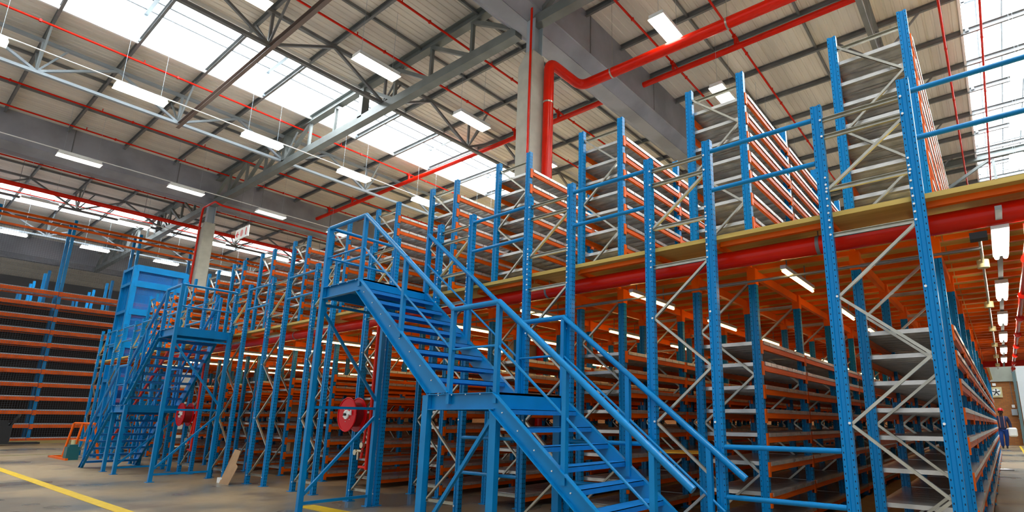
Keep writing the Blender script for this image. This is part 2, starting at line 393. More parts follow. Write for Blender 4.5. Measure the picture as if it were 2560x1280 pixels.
# ------------------------------------------------------------------ hanging light fittings
def fixture_meshes():
    body = MB(); body.box(-0.18, 0.18, -0.58, 0.58, 0.04, 0.10)
    body.poly([(-0.18, -0.58, 0.04), (0.18, -0.58, 0.04), (0.18, 0.58, 0.04), (-0.18, 0.58, 0.04), (-0.2, -0.6, -0.02), (0.2, -0.6, -0.02), (0.2, 0.6, -0.02), (-0.2, 0.6, -0.02)],
              [(0, 1, 5, 4), (1, 2, 6, 5), (2, 3, 7, 6), (3, 0, 4, 7)])
    body.box(-0.10, 0.10, -0.3, 0.3, 0.10, 0.15)
    tb = MB()
    tb.box(-0.165, 0.165, -0.56, 0.56, 0.0, 0.035)
    wires = MB().cyl((0, -0.45, 0.1), (0, -0.45, 1.95), 0.004, 5)
    return body.mesh('fixture_body', M_WHITE), tb.mesh('fixture_tube', M_TUBE), wires.mesh('hanger_wire', M_LGREY)
FB, FT, FW = fixture_meshes()
LROW = [(-11.5, 'near row of the middle bay'), (-18.0, 'centre row of the middle bay'), (-24.7, 'far row of the middle bay'), (-4.8, 'near row of the right bay'), (1.75, 'row beneath the right rooflight'), (-31.3, 'near row of the left bay'), (-38.0, 'row beneath the left rooflight')]
LY = [-4.35, -1.1, 2.15, 5.4, 8.65, 11.9, 15.15, 18.4]
WHERE = ['first from the front', 'second from the front', 'third from the front', 'fourth from the front', 'fifth from the front', 'sixth from the front', 'seventh from the front', 'eighth from the front']
for x, rn in LROW:
    for k, y in enumerate(LY):
        t = thing('ceiling_light', 'lit fitting hung in the %s, %s' % (rn, WHERE[k]), 'ceiling light', (x, y, 10.0), 'fluorescent fittings hung from the roof')
        put('fixture_body', FB, t); put('lit_tube', FT, t); put('hanger_wire', FW, t); put('hanger_wire', FW, t, (0, 0.9, 0))
for x, nm in ((-24.7, 'far'), (-18.0, 'centre'), (-31.3, 'left bay')):
    o = MB().cyl((0, -8, 0), (0, 20, 0), 0.018, 8).build('lighting_conduit', M_WHITE, None, (x + 0.02, 0, 10.17))
    tag(o, 'thin white conduit linking the %s row of hanging lights' % nm, 'conduit')

# ------------------------------------------------------------------ red sprinkler and fire mains
def pipe(pts, r, label, name='sprinkler_pipe', group=None, n=12, m=None):
    p0 = Vector(pts[0]); q = [Vector(p) - p0 for p in pts]
    o = MB().tube(q, r, n).build(name, m or M_RED, None, p0)
    return tag(o, label, 'pipe', group)
SP = [(-19.4, 'just left of the middle rooflight'), (-23.95, 'midway over the left half of the middle bay'), (-26.1, 'beside the left-hand gutter'), (-12.95, 'beside the dark lattice girder'), (-10.85, 'near the front gutter in the middle bay'),
      (-6.35, 'just right of the front gutter'), (-4.4, 'over the second and third racking rows'), (0.3, 'left of the right rooflight'), (1.15, 'beneath the right rooflight'), (-31.5, 'right half of the left bay'), (-36.5, 'edge of the left rooflight'), (-40.4, 'far side of the left rooflight')]
for x, d in SP:
    p = pipe([(x, -8.5, 11.72), (x, 30, 11.72)], 0.032, 'thin red sprinkler pipe running lengthwise, ' + d, n=8)
    hd = MB(); y = 1.2
    while y < 38: hd.cyl((0, y, 0.02), (0, y, 0.12), 0.014, 6); hd.box(-0.036, 0.036, y + 0.85, y + 0.9, -0.036, 0.04); y += 3.2
    hd.build('sprinkler_head', M_RED, p)
mp = pipe([(-27.3, 8.7, 11.4), (-8.7, 8.7, 11.4)], 0.085, 'thick red fire main crossing under the middle rooflight', 'fire_main')
for x in (-26.1, -23.95, -19.4, -12.95, -10.85): MB().cyl((x + 27.3, 0, 0), (x + 27.3, 0, 0.34), 0.05, 8).cyl((x + 27.3, -0.1, 0.3), (x + 27.3, 0.1, 0.3), 0.06, 8).build('branch_tee', M_RED, mp)
mp = pipe([(-7.4, 8.7, 11.4), (11.6, 8.7, 11.4)], 0.085, 'thick red fire main high in the right bay, capped at the gutter', 'fire_main')
for x in (-6.35, -4.4, 0.3, 1.15): MB().cyl((x + 7.4, 0, 0), (x + 7.4, 0, 0.34), 0.05, 8).cyl((x + 7.4, -0.1, 0.3), (x + 7.4, 0.1, 0.3), 0.06, 8).build('branch_tee', M_RED, mp)
mp = pipe(bend([(-7.44, 4.26, 0.0), (-7.44, 4.26, 9.64), (-7.42, 5.5, 9.64), (9, 5.72, 9.64)], 0.26, 8), 0.125, 'fat glossy red riser beside the column, elbowing across the right bay', 'fire_riser', n=20)
for x in (1.0, 4.0, 7.0, 10.0):
    yy = 1.24 + x * 0.0134; MB().cyl((x - 0.02, yy, 9.64), (x + 0.02, yy, 9.64), 0.135, 16).cyl((x, yy, 9.64), (x, yy, 12), 0.006, 6).build('pipe_clamp', M_SILVER, mp)
MB().cyl((0, 0, 8.5), (0, 0, 8.54), 0.135, 16).build('pipe_clamp', M_SILVER, mp)
pipe(bend([(-7.60, 3.76, 0), (-7.60, 3.76, 11.5), (-7.60, 3.9, 12.1)], 0.1), 0.028, 'slim red pipe clipped up the face of the near concrete column', 'riser_pipe', n=8)
pipe(bend([(-27.85, 3.74, 0), (-27.85, 3.74, 9.9), (-27.3, 3.6, 10.35), (-25.6, 3.5, 10.2), (-25.3, 3.6, 10.0), (-25.15, 14, 10.0)], 0.15), 0.045, 'slim red pipe climbing the far column then following the gutter', 'riser_pipe', n=8)
mp = pipe([(-29.3, -8, 9.95), (-29.3, 26, 9.95)], 0.09, 'thick red main running lengthwise beyond the left gutter', 'fire_main')
for y in range(2, 34, 4): MB().cyl((0, y, 0.08), (0, y, 2.19), 0.008, 6).build('hanger_rod', M_GREY, mp)
pipe([(-45, 10.6, 10.6), (-29.4, 10.6, 10.6)], 0.07, 'red main crossing the left rooflight bay', 'fire_main')

# ------------------------------------------------------------------ racking
PITCH, WD, BAY, Y0 = 1.66, 0.65, 1.58, 1.05
LOW = [0.17, 0.46, 0.75, 1.03, 1.27, 1.51, 1.75, 1.97]
UPP = [3.06, 3.33, 3.61, 3.88, 4.12, 4.36, 4.60, 4.85]
DECK = 2.83
PROF = [(-0.042, -0.030), (-0.018, -0.030), (-0.013, -0.020), (0.013, -0.020), (0.018, -0.030), (0.042, -0.030), (0.042, 0.030), (-0.042, 0.030)]
def post_mesh(h, foot=True):
    b = MB(); n = len(PROF)
    V = [(x, y, 0) for x, y in PROF] + [(x, y, h) for x, y in PROF]
    b.poly(V, [(i, (i + 1) % n, (i + 1) % n + n, i + n) for i in range(n)] + [tuple(range(n))[::-1], tuple(range(n, 2 * n))])
    if foot: b.box(-0.06, 0.06, -0.06, 0.06, 0, 0.008)
    return b.mesh('upright_post', M_POST)
ME_LOWPOST = post_mesh(2.70); ME_UPPOST = post_mesh(2.30); ME_FRONTPOST = post_mesh(3.79)
def brace_mesh(dx, dz):
    return MB().chan((0, 0, 0), (dx, 0, dz), 0.022, 0.029, 0.004, (0, 1, 0)).mesh('brace', M_SILVER)
W2 = WD - 0.075
ME_DIAG_R = brace_mesh(W2, 0.49); ME_DIAG_L = brace_mesh(-W2, 0.49); ME_BAR = MB().chan((0, 0, 0), (W2, 0, 0), 0.026, 0.036, 0.004).mesh('crossbar', M_SILVER)
b = MB(); b.box(-0.018, 0.018, 0.02, BAY - 0.02, -0.054, 0.0); b.box(-0.012, 0.020, 0.02, BAY - 0.02, -0.036, -0.020)
b.box(-0.019, 0.022, -0.017, 0.030, -0.100, 0.040); b.box(-0.019, 0.022, BAY - 0.030, BAY + 0.024, -0.100, 0.040)
ME_BEAM = b.mesh('shelf_beam', M_ORANGE)
b = MB(); npan = 8; pw = (BAY - 0.08) / npan; DW = WD + 0.088
for k in range(npan):
    y = 0.04 + k * pw
    b.box(0, DW, y + 0.003, y + pw - 0.005, 0.034, 0.040)
    b.box(0, DW, y + 0.003, y + 0.007, 0.002, 0.034); b.box(0, DW, y + pw - 0.009, y + pw - 0.005, 0.002, 0.034)
    b.box(0, DW, y + pw * 0.45, y + pw * 0.55, 0.020, 0.034)
    b.box(0, 0.004, y + 0.007, y + pw - 0.009, 0.002, 0.034); b.box(DW - 0.004, DW, y + 0.007, y + pw - 0.009, 0.002, 0.034)
ME_DECK = b.mesh('shelf_deck', M_SHELF)
b = MB(); b.box(-0.022, 0.022, 0.0, BAY, -0.045, 0.045); b.box(-0.045, 0.045, -0.045, 0.045, -0.13, 0.045)
ME_DBEAM = b.mesh('bearer_beam', M_ORANGE)

def stuff_copy(name, me, places, parent):
    """the parts beyond the hundred largest, merged as one object"""
    if not places: return
    b = MB(); vs = [tuple(v.co) for v in me.vertices]; fs = [tuple(p.vertices) for p in me.polygons]
    for p in places: b.poly([(v[0] + p[0], v[1] + p[1], v[2] + p[2]) for v in vs], fs)
    o = b.build(name, me.materials[0], parent); o['kind'] = 'stuff'
def many(name, me, places, parent, cap=100):
    for p in places[:cap]: put(name, me, parent, p)
    stuff_copy(name, me, places[cap:], parent)

def rack(n, upper, nb):
    XR = -PITCH * n
    XL = XR - WD
    z0 = DECK if upper else 0.0
    lev = UPP if upper else LOW
    if upper:
        lb = 'tall orange and blue shelving row standing on the timber deck, %s' % ORD[n]
    else:
        lb = 'orange and blue shelving row under the timber deck, %s' % ORD[n]
    t = thing('shelving_rack', lb, 'shelving rack', (XL, Y0, z0), 'upper deck shelving rows' if upper else 'ground floor shelving rows')
    ys = [BAY * k for k in range(nb + 1)]
    many('upright_post', ME_UPPOST if upper else ME_LOWPOST, [(x, y, 0) for y in ys for x in (WD, 0)], t)
    dr, dl, ba = [], [], []
    for y in ys:
        if upper:
            z = 3.04 - DECK
            for k in range(4): (dr if k % 2 == 0 else dl).append((0.037 if k % 2 == 0 else WD - 0.037, y, z + 0.49 * k))
            ba += [(0.037, y, z), (0.037, y, 4.97 - DECK)]
        else:
            z = 0.15
            for k in range(5): (dr if k % 2 == 0 else dl).append((0.037 if k % 2 == 0 else WD - 0.037, y, z + 0.49 * k))
            ba += [(0.037, y, 0.15), (0.037, y, 2.61)]
    many('brace', ME_DIAG_R, dr, t, 40); many('brace', ME_DIAG_L, dl, t, 40); many('crossbar', ME_BAR, ba, t, 100)
    beams = []; decks = []
    for k in range(nb):
        for z in reversed(lev):
            for x in (WD + 0.034, -0.014): beams.append((x, BAY * k, z - z0 - 0.036))
            decks.append((-0.026, BAY * k, z - z0 - 0.036))
    many('shelf_beam', ME_BEAM, beams, t); many('shelf_deck', ME_DECK, decks, t)
    if not upper:
        many('bearer_beam', ME_DBEAM, [(x, BAY * k, 2.70) for k in range(nb) for x in (WD, 0)], t)
    return t
NROW = 14
def bays(n): return 13 if n < 6 else (9 if n < 9 else 6)
for n in range(NROW):
    rack(n, False, bays(n)); rack(n, True, bays(n))

# front outrigger frames, floor to handrail height
b = MB()
for k in range(9): b.cyl((0.026, -0.030, 2.62 + k * 0.062), (0.026, -0.038, 2.62 + k * 0.062), 0.009, 6)
for z in (0.15, 1.14, 2.11, 3.02, 3.49, 3.64): b.cyl((0.030, -0.030, z), (0.030, -0.038, z), 0.010, 6)
ME_BOLT = b.mesh('bolt_row', M_WHITE)
ME_D3 = brace_mesh(W2, 0.44); ME_D3R = brace_mesh(W2, 0.48)
for n in range(-1, NROW):
    XL = -PITCH * n - WD
    lb = 'blue frame with silver zigzag braces at the deck front, ' + (ORD[n] if n >= 0 else 'outside right edge')
    t = thing('upright_frame', lb, 'frame', (XL, 0, 0), 'blue frames along the deck front')
    put('upright_post', ME_FRONTPOST, t, (0, 0, 0)); put('upright_post', ME_FRONTPOST, t, (WD, 0, 0))
    put('bolt_row', ME_BOLT, t); put('bolt_row', ME_BOLT, t, (WD - 0.055, 0, 0))
    for k in range(5): put('brace', ME_DIAG_R if k % 2 == 0 else ME_DIAG_L, t, (0.037 if k % 2 == 0 else WD - 0.037, 0, 0.15 + 0.49 * k))
    put('brace', ME_D3, t, (0.037, 0, 3.02))
    for z in (0.17, 2.62, 3.02, 3.49, 3.65): put('crossbar', ME_BAR, t, (0.037, 0, z))
# blue tubular guard rails between the frames
ME_RAIL = MB().cyl((0, 0, 0), (PITCH - WD - 0.09, 0, 0), 0.021, 12).mesh('rail', M_BLUE)
AIS = ['right of the rightmost row'] + ['between rows %s and %s counted from right' % (w1, w2) for w1, w2 in zip('one two three four five six seven eight nine ten eleven twelve thirteen'.split(), 'two three four five six seven eight nine ten eleven twelve thirteen fourteen'.split())]
for n in range(0, NROW):
    if n in (4, 8): continue       # stair openings
    t = thing('guard_rail', 'pair of blue deck-edge rails ' + AIS[n], 'guard rail', (-PITCH * n + 0.045, -0.012, DECK), 'deck edge guard rails')
    put('top_rail', ME_RAIL, t, (0, 0, 3.67 - DECK)); put('mid_rail', ME_RAIL, t, (0, 0, 3.27 - DECK))
for n in (1, 2, 3):
    t = thing('floor_rail', 'pair of low blue rails near the floor, ' + AIS[n], 'guard rail', (-PITCH * n + 0.045, -0.012, 0), 'low rails at ground level')
    put('top_rail', ME_RAIL, t, (0, 0, 0.935)); put('mid_rail', ME_RAIL, t, (0, 0, 0.533))

# ------------------------------------------------------------------ timber deck
XD0, XDR, XDA, YD = -22.7, 0.12, 4.4, 21.7
dk = thing('mezzanine_deck', 'timber boarded mezzanine deck on orange joists above the shelving', 'deck', (0, 0, DECK))
HX0, HX1, HY0, HY1 = -8.12, -7.26, 3.72, 4.46     # opening round the column and riser
b = MB(); b.box(XD0, HX0, 0.035, YD, -0.04, 0); b.box(HX1, XDR, 0.035, YD, -0.04, 0); b.box(HX0, HX1, 0.035, HY0, -0.04, 0); b.box(HX0, HX1, HY1, YD, -0.04, 0); b.build('deck_board', M_WOOD, dk)
b = MB(); b.box(XDR, XDA, 0.035, 13.6, -0.04, 0); b.build('deck_board', M_WOOD, dk)
for n in range(0, NROW): MB().box(-PITCH * n + 0.04, -PITCH * (n - 1) - WD - 0.04, 0.118, 0.162, -0.085, -0.04).build('joist', M_ORANGE, dk)
ys = [1.12 + 0.37 * k for k in range(56)]
for y in ys:
    sp = [(XD0, HX0), (HX1, XDR - 0.06)] if HY0 - 0.03 < y < HY1 + 0.03 else [(XD0, XDR - 0.06)]
    for xa, xb in sp: MB().box(xa, xb, y - 0.022, y + 0.022, -0.085, -0.04).build('joist', M_ORANGE, dk)
for y in ys:
    if y < 13.4: MB().box(XDR - 0.05, XDA, y - 0.022, y + 0.022, -0.085, -0.04).build('joist', M_ORANGE, dk)
for n in range(-1, NROW):
    for x in (0, -WD):
        MB().box(-PITCH * n + x - 0.02, -PITCH * n + x + 0.02, 0.16, 1.0, -0.083, -0.04).build('walkway_beam', M_ORANGE, dk)
MB().box(-0.05, XDA, 13.5, 13.62, -0.22, -0.04).build('edge_beam', M_RED, dk)
# big red main slung under the deck front
mp = pipe([(-17.5, 0.32, 2.66), (4.4, 0.32, 2.66)], 0.082, 'fat glossy red main slung under the front of the timber deck', 'fire_main', n=20)
for k in range(7):
    x = 1.2 + k * 3.1; MB().cyl((x - 0.015, 0, 0), (x + 0.015, 0, 0), 0.085, 16).cyl((x, 0, 0.05), (x, 0, 0.13), 0.006, 6).build('pipe_clamp', M_GREY, mp)
o = MB().cyl((0, 0, 0), (-7.5, 0, 0), 0.012, 8).build('conduit', M_GREY, None, (0.33, 0.62, 2.50)); tag(o, 'thin dark conduit crossing beneath the deck near the front', 'conduit')
# right aisle services: light row, conduit with cream boxes, red branch pipe
bt = MB(); bt.box(-0.055, 0.055, 0, 0.86, 0.03, 0.07)
hg = MB()
for y in (0.12, 0.74): hg.cyl((0, y, 0.07), (0, y, 0.235), 0.006, 6)
ME_HG = hg.mesh('hanger_rod', M_GREY)
bt2 = MB()
for s in (-0.03, 0.03): bt2.cyl((s, 0.03, 0.012), (s, 0.83, 0.012), 0.018, 10)
ME_BB, ME_BT, ME_BTW = bt.mesh('batten_body', M_WHITE), bt2.mesh('lit_tube', M_TUBE), MB().cyl((0, 0.0, 0.012), (0, 1.0, 0.012), 0.014, 10).mesh('lit_tube', M_TUBEW)
ME_BBW = MB().box(-0.025, 0.025, 0, 1.0, 0.03, 0.07).mesh('batten_body', M_LGREY)
NUM = ['nearest', 'second', 'third', 'fourth', 'fifth', 'sixth', 'seventh', 'eighth', 'ninth', 'tenth']
for k in range(6):
    t = thing('batten_light', 'lit white twin-tube batten over the right-hand aisle, %s of the row' % NUM[k], 'light', (0.46, 0.32 + 2.03 * k, 2.52), 'battens over the right-hand aisle')
    put('batten_body', ME_BB, t); put('lit_tube', ME_BT, t); put('hanger_rod', ME_HG, t, (0, 0, -0.02))
o = MB().box(-0.02, 0.02, 0, 13.4, 0, 0.03).build('cable_tray', M_GREY, None, (0.46, 0.02, 2.60)); tag(o, 'grey trunking above the row of battens in the right-hand aisle', 'trunking')
t = thing('conduit', 'galvanised conduit with cream junction boxes over the right-hand aisle', 'conduit', (0.33, 0.3, 2.52))
MB().cyl((0, 0.1, 0), (0, 12.8, 0), 0.012, 8).build('conduit_run', M_SILVER, t)
for k in range(6): MB().cyl((0, 0.9 + 2.1 * k, 0.02), (0, 0.9 + 2.1 * k, -0.05), 0.045, 12).build('junction_box', M_CREAM, t)
MB().box(-0.06, 0.05, 0.02, 0.12, -0.02, 0.03).build('end_box', M_DARK, t)
p = pipe(bend([(0.62, 0.32, 2.56), (0.62, 0.36, 2.47), (0.62, 13.2, 2.47)], 0.05), 0.028, 'dark red sprinkler branch running down the right-hand aisle', n=10)
b = MB()
for k in range(8): b.cyl((0, 0.6 + 1.6 * k, -0.12), (0, 0.66 + 1.6 * k, -0.12), 0.045, 10)
b.build('coupling', M_RED, p)
# lights down the inner aisles
for n in range(1, 12):
    for k in range(min(bays(n) - 1, 9)):
        if n > 7 and k > 4: continue
        t = thing('batten_light', 'lit batten under the deck, %s, %s' % (NUM[k], AIS[n]), 'light', (-PITCH * n + 0.5, 0.45 + 2.03 * k, 2.50), 'battens between the ground floor rows')
        put('batten_body', ME_BBW, t); put('lit_tube', ME_BTW, t); put('hanger_rod', ME_HG, t)

# ------------------------------------------------------------------ staircases
def staircase(ox, sx, label, sc=1.0):
    t = thing('staircase', label, 'staircase', (ox, 0, 0), 'blue access staircases')
    X = lambda u: sx * sc * u
    YN, YF = -1.02, -0.06
    def bx(u0, u1, y0, y1, z0, z1, name, m=M_BLUE, parent=None):
        a, c = sorted((X(u0), X(u1))); return MB().box(a, c, y0, y1, z0, z1).build(name, m, parent or t)
    # platform and landing
    for nm, u0, u1, z in (('platform', 0.0, 0.88, 2.83), ('landing', 2.33, 3.31, 1.39)):
        pl = bx(u0 + 0.03, u1, YN + 0.02, YF - 0.02, z - 0.02, z, nm)
        for y, s in ((YN, 1), (YF, -1)):
            b = MB(); b.chan((X(u0 + 0.02), y, z - 0.078), (X(u1), y, z - 0.078), 0.05, 0.155, 0.008, flip=(1 if (s * sx) > 0 else -1)); b.build('edge_beam', M_BLUE, pl)
        b = MB(); b.box(min(X(u0 + .02), X(u0 + 0.05)), max(X(u0 + .02), X(u0 + 0.05)), YN, YF, z - 0.155, z); b.build('edge_beam', M_BLUE, pl)
        b = MB(); b.box(min(X(u1 - .02), X(u1)), max(X(u1 - .02), X(u1)), YN, YF, z - 0.155, z); b.build('edge_beam', M_BLUE, pl)
        b = MB()
        for uu in (u0 + 0.2, u0 + 0.4, u0 + 0.6, u0 + 0.8): b.cyl((X(uu), YN - 0.026, z - 0.015), (X(uu), YN - 0.031, z - 0.015), 0.006, 6)
        b.build('bolt_row', M_WHITE, pl)
    # flights
    for (u0, z0, u1, z1, n, ulow) in ((0.87, 2.83, 2.67, 1.40, 9, 2.35), (3.30, 1.39, 5.07, 0.0, 9, 4.86)):
        sl = (z1 - z0) / (u1 - u0)
        for y, s in ((YN, -1), (YF, 1)):
            b = MB(); h = 0.19
            P = [(u0, z0), (u1, z1), (ulow if ulow < 4 else u1 - 0.22, z1 if ulow < 4 else z1 + 0.0), (u0 - 0.03, z0 - 0.16)]
            for (ya, yb) in ((y - 0.005, y + 0.005),):
                V = [(X(u), ya, z) for u, z in P] + [(X(u), yb, z) for u, z in P]
                b.poly(V, [(0, 1, 2, 3), (4, 7, 6, 5), (0, 4, 5, 1), (1, 5, 6, 2), (2, 6, 7, 3), (3, 7, 4, 0)])
            yo = y - 0.02 * 1 if s < 0 else y + 0.02
            b.bar((X(u0), yo, z0 - 0.004), (X(u1), yo, z1 - 0.004), 0.045, 0.008, (0, 0, 1))
            b.bar((X(P[3][0]), yo, P[3][1]), (X(P[2][0]), yo, P[2][1]), 0.045, 0.008, (0, 0, 1))
            st = b.build('stringer', M_BLUE, t)
            b = MB()
            for k in range(1, n):
                u = u0 + (u1 - u0) * (k - 0.35) / n; z = z0 + (z1 - z0) * k / n
                for du in (-0.02, 0.09): b.cyl((X(u + du), y + s * 0.005, z - 0.03), (X(u + du), y + s * 0.014, z - 0.03), 0.007, 6)
            b.build('bolt_row', M_WHITE, st)
        run = (u1 - u0) / n; rise = (z0 - z1) / n
        for k in range(1, n):
            z = z0 - rise * k; ua = u0 + run * (k - 0.98)
            b = MB(); a, c = sorted((X(ua), X(ua + run * 0.98)))
            b.box(a, c, YN + 0.006, YF - 0.006, z - 0.006, z); b.box(a, a + 0.006, YN + 0.006, YF - 0.006, z - 0.045, z); b.box(c - 0.006, c, YN + 0.006, YF - 0.006, z - 0.045, z)
            b.build('tread', M_TREAD, t)
    # posts and handrails, near and far side
    for y, far in ((YN, 0), (YF, 1)):
        pp = [(0.0, 2.83, 3.66), (0.86, 2.83, 3.66), (1.78, 2.12, 2.95), (2.66, 1.39, 2.23), (3.31, 1.39, 2.22), (4.12, 0.74, 1.58), (4.93, 0.12, 0.93)]
        if far: pp = pp[1:]
        for u, zb, zt in pp:
            MB().box(X(u) - 0.022, X(u) + 0.022, y - 0.022, y + 0.022, zb - 0.10, zt).build('baluster', M_BLUE, t)
        pts = [(0.0, 3.66), (0.86, 3.66), (2.66, 2.23), (3.31, 2.23), (5.24, 0.69)]
        mid = [(0.0, 3.24), (0.86, 3.24), (2.66, 1.82), (3.31, 1.82), (5.05, 0.42)]
        if far: pts = pts[1:]; mid = mid[1:]
        MB().tube([(X(u), y, z) for u, z in pts], 0.029, 10).build('handrail', M_BLUE, t)
        MB().tube([(X(u), y, z) for u, z in mid], 0.013, 8).build('mid_rail', M_BLUE, t)
    for z, r in ((3.66, 0.022), (3.24, 0.015)): MB().tube([(0, YN, z), (0, YF, z)], r, 10).build('end_rail', M_BLUE, t)
    # legs and bracing
    def leg(u, y, z1, w=0.085):
        b = MB(); b.chan((X(u), y, 0), (X(u), y, z1), w, 0.06, 0.007, (0, 1, 0)); b.box(X(u) - 0.06, X(u) + 0.06, y - 0.06, y + 0.06, 0, 0.008); b.build('leg', M_BLUE, t)
    leg(0.0, YN, 3.66, 0.06); leg(0.0, YF - 0.03, 2.8, 0.06)
    leg(2.33, YN, 1.38); leg(2.33, YF - 0.03, 1.3); leg(3.28, YN + 0.03, 1.24); leg(3.28, YF - 0.03, 1.24)
    for p, q in (((0, YN, 0.13), (0, YF, 0.13)), ((0, YN, 1.28), (0, YF, 1.28)), ((0, YN, 2.55), (0, YF, 1.33)), ((0, YF, 1.22), (0, YN, 0.2)), ((0, YN, 2.60), (0, YF, 2.60)),
                 ((X(2.33), YN, 0.13), (X(2.33), YF, 0.13)), ((X(2.33), YN + 0.01, 0.18), (X(2.33), YF, 1.15)),
                 ((X(2.36), YN + 0.05, 0.12), (X(3.26), YN + 0.05, 1.20))):
        if sx < 0 and abs(q[0] - p[0]) > 0.3: continue
        if sx > 0 and abs(p[0]) > 1 and abs(q[0] - p[0]) < 0.1: continue
        MB().bar(p, q, 0.034, 0.034, (1, 0, 0)).build('leg_brace', M_BLUE, t)
    return t
M_TREAD = mat('blue_tread', (0.005, 0.21, 0.62), 0.42, noise=0.1, nscale=10)
staircase(-6.67, 1, 'nearest blue steel staircase with mid landing, coming down towards the right')
staircase(-12.08, -1, 'farther blue steel staircase, beside the lift tower, coming down towards the left', 0.94)

# ------------------------------------------------------------------ lift tower
tw = thing('lift_tower', 'tall blue mesh-clad goods lift tower left of the farther staircase', 'lift tower', (-23.7, 0.85, 0))
TX, TY, TH = -1.15, 1.5, 6.4
for x in (0, TX):
    for y in (0, TY): MB().cbox((x, y, TH / 2), (0.16, 0.16, TH)).build('corner_post', M_BLUE, tw)
for z in (TH - 0.08, 5.75, 4.75, 3.58, 2.36, 1.2):
    MB().box(-0.05, 0.09, 0, TY, z - 0.11, z + 0.11).build('cross_rail', M_BLUE, tw)
    MB().box(TX, 0, -0.09, 0.05, z - 0.05, z + 0.05).build('side_band', M_BLUE, tw)
MB().box(TX, 0, 0.02, 0.04, 0.05, TH - 0.1).build('side_sheet', mat('blue_sheet', (0.003, 0.13, 0.42), 0.4, noise=0.15, nscale=2), tw)
b = MB()
for k in range(5): b.box(TX + 0.2 * k + 0.15, TX + 0.2 * k + 0.18, -0.01, 0.02, 0.05, TH - 0.1)
b.build('sheet_rib', M_BLUE, tw)
MB().box(-0.004, 0.004, 0.08, TY - 0.08, 2.5, TH - 0.15).build('mesh_panel', M_BLUEMESH, tw)
MB().box(-0.03, 0.03, 0.3, TY - 0.08, 0.05, 2.3).build('lift_door', M_BLUE, tw)
MB().box(TX, 0, 0, TY, TH - 0.02, TH).build('roof_sheet', M_BLUE, tw)
MB().box(TX - 0.02, TX + 0.02, 0.05, TY, 0.05, TH).build('back_mesh', M_BLUEMESH, tw)

# ------------------------------------------------------------------ left-hand pallet racking behind wire mesh
LV = [0.14 + 0.587 * k for k in range(12)]
PYL = [-7.0, -4.5, -2.0, 0.5, 3.0, 5.5, 8.0]
for ri, (xf, nm) in enumerate(((-33.5, 'front'), (-37.2, 'second'), (-40.9, 'third'), (-44.6, 'rearmost'))):
    t = thing('pallet_rack', 'tall orange-beamed rack with blue posts at far left, %s of the block' % nm, 'pallet rack', (xf, 0, 0), 'racks at the far left')
    pm = MB().box(-0.06, 0.06, -0.055, 0.055, 0, (10.15, 8.3, 8.3, 8.3)[ri]).mesh('upright_post', M_BLUE)
    for y in PYL:
        put('upright_post', pm, t, (0, y, 0)); put('upright_post', pm, t, (-1.0, y, 0))
    if ri == 0:
        bm = MB(); bm.box(-0.03, 0.03, 0.06, 2.44, -0.09, 0.06); bm.box(-0.02, 0.04, 0.06, 2.44, -0.02, 0.02); bm.box(-0.04, 0.075, -0.05, 0.07, -0.13, 0.08); bm = bm.mesh('shelf_beam', M_ORANGE2)
        fm = MB().box(-0.02, 0.02, 0.06, 2.44, 0.0, 0.06).mesh('mesh_upstand', M_LGREY)
        sd = MB().box(-1.0, 0, 0.06, 2.44, -0.01, 0.01).mesh('shelf_deck', M_SHELF)
        bp, up = [], []
        for z in LV:
            for y in PYL[:-1]: bp.append((0.06, y, z)); up.append((-0.0, y, z + 0.05))
        for p in bp: put('shelf_beam', bm, t, p)
        for p in up: put('mesh_upstand', fm, t, p)
        for z in LV: MB().box(-1.03, -0.97, -7, 8, z - 0.07, z + 0.05).build('rear_beam', M_ORANGE2, t)
        MB().box(-1.12, -1.10, -7, 8, 0, 6.2).build('shade_sheet', mat('painted_shade', (0.03, 0.018, 0.014), 0.8), t)  # added dark sheet, stands in for the shade between the shelves
        for p in bp[:100]: put('shelf_deck', sd, t, (0, p[1], p[2] - 0.02))
        for z in (9.95, 9.73, 9.36):
            MB().box(-0.03, 0.03, -7, 9.5, z - 0.05, z + 0.05).build('top_beam', M_ORANGE2, t, (0.05, 0, 0))
    else:
        for z in LV:
            if ri == 1: MB().box(-0.03, 0.03, -7, 8, z - 0.05, z + 0.05).build('shelf_beam', M_ORANGE2, t)
            if z > 3: MB().box(-1.0, 0, -7, 8, z - 0.06, z - 0.05).build('shelf_deck', M_SHELF, t)
o = MB().box(-0.003, 0.003, -9, 9.5, 0.05, 9.3).build('safety_mesh', M_WIRE, None, (-33.28, 0, 0)); tag(o, 'fine grey wire safety mesh hung across the far left racking', 'mesh screen')

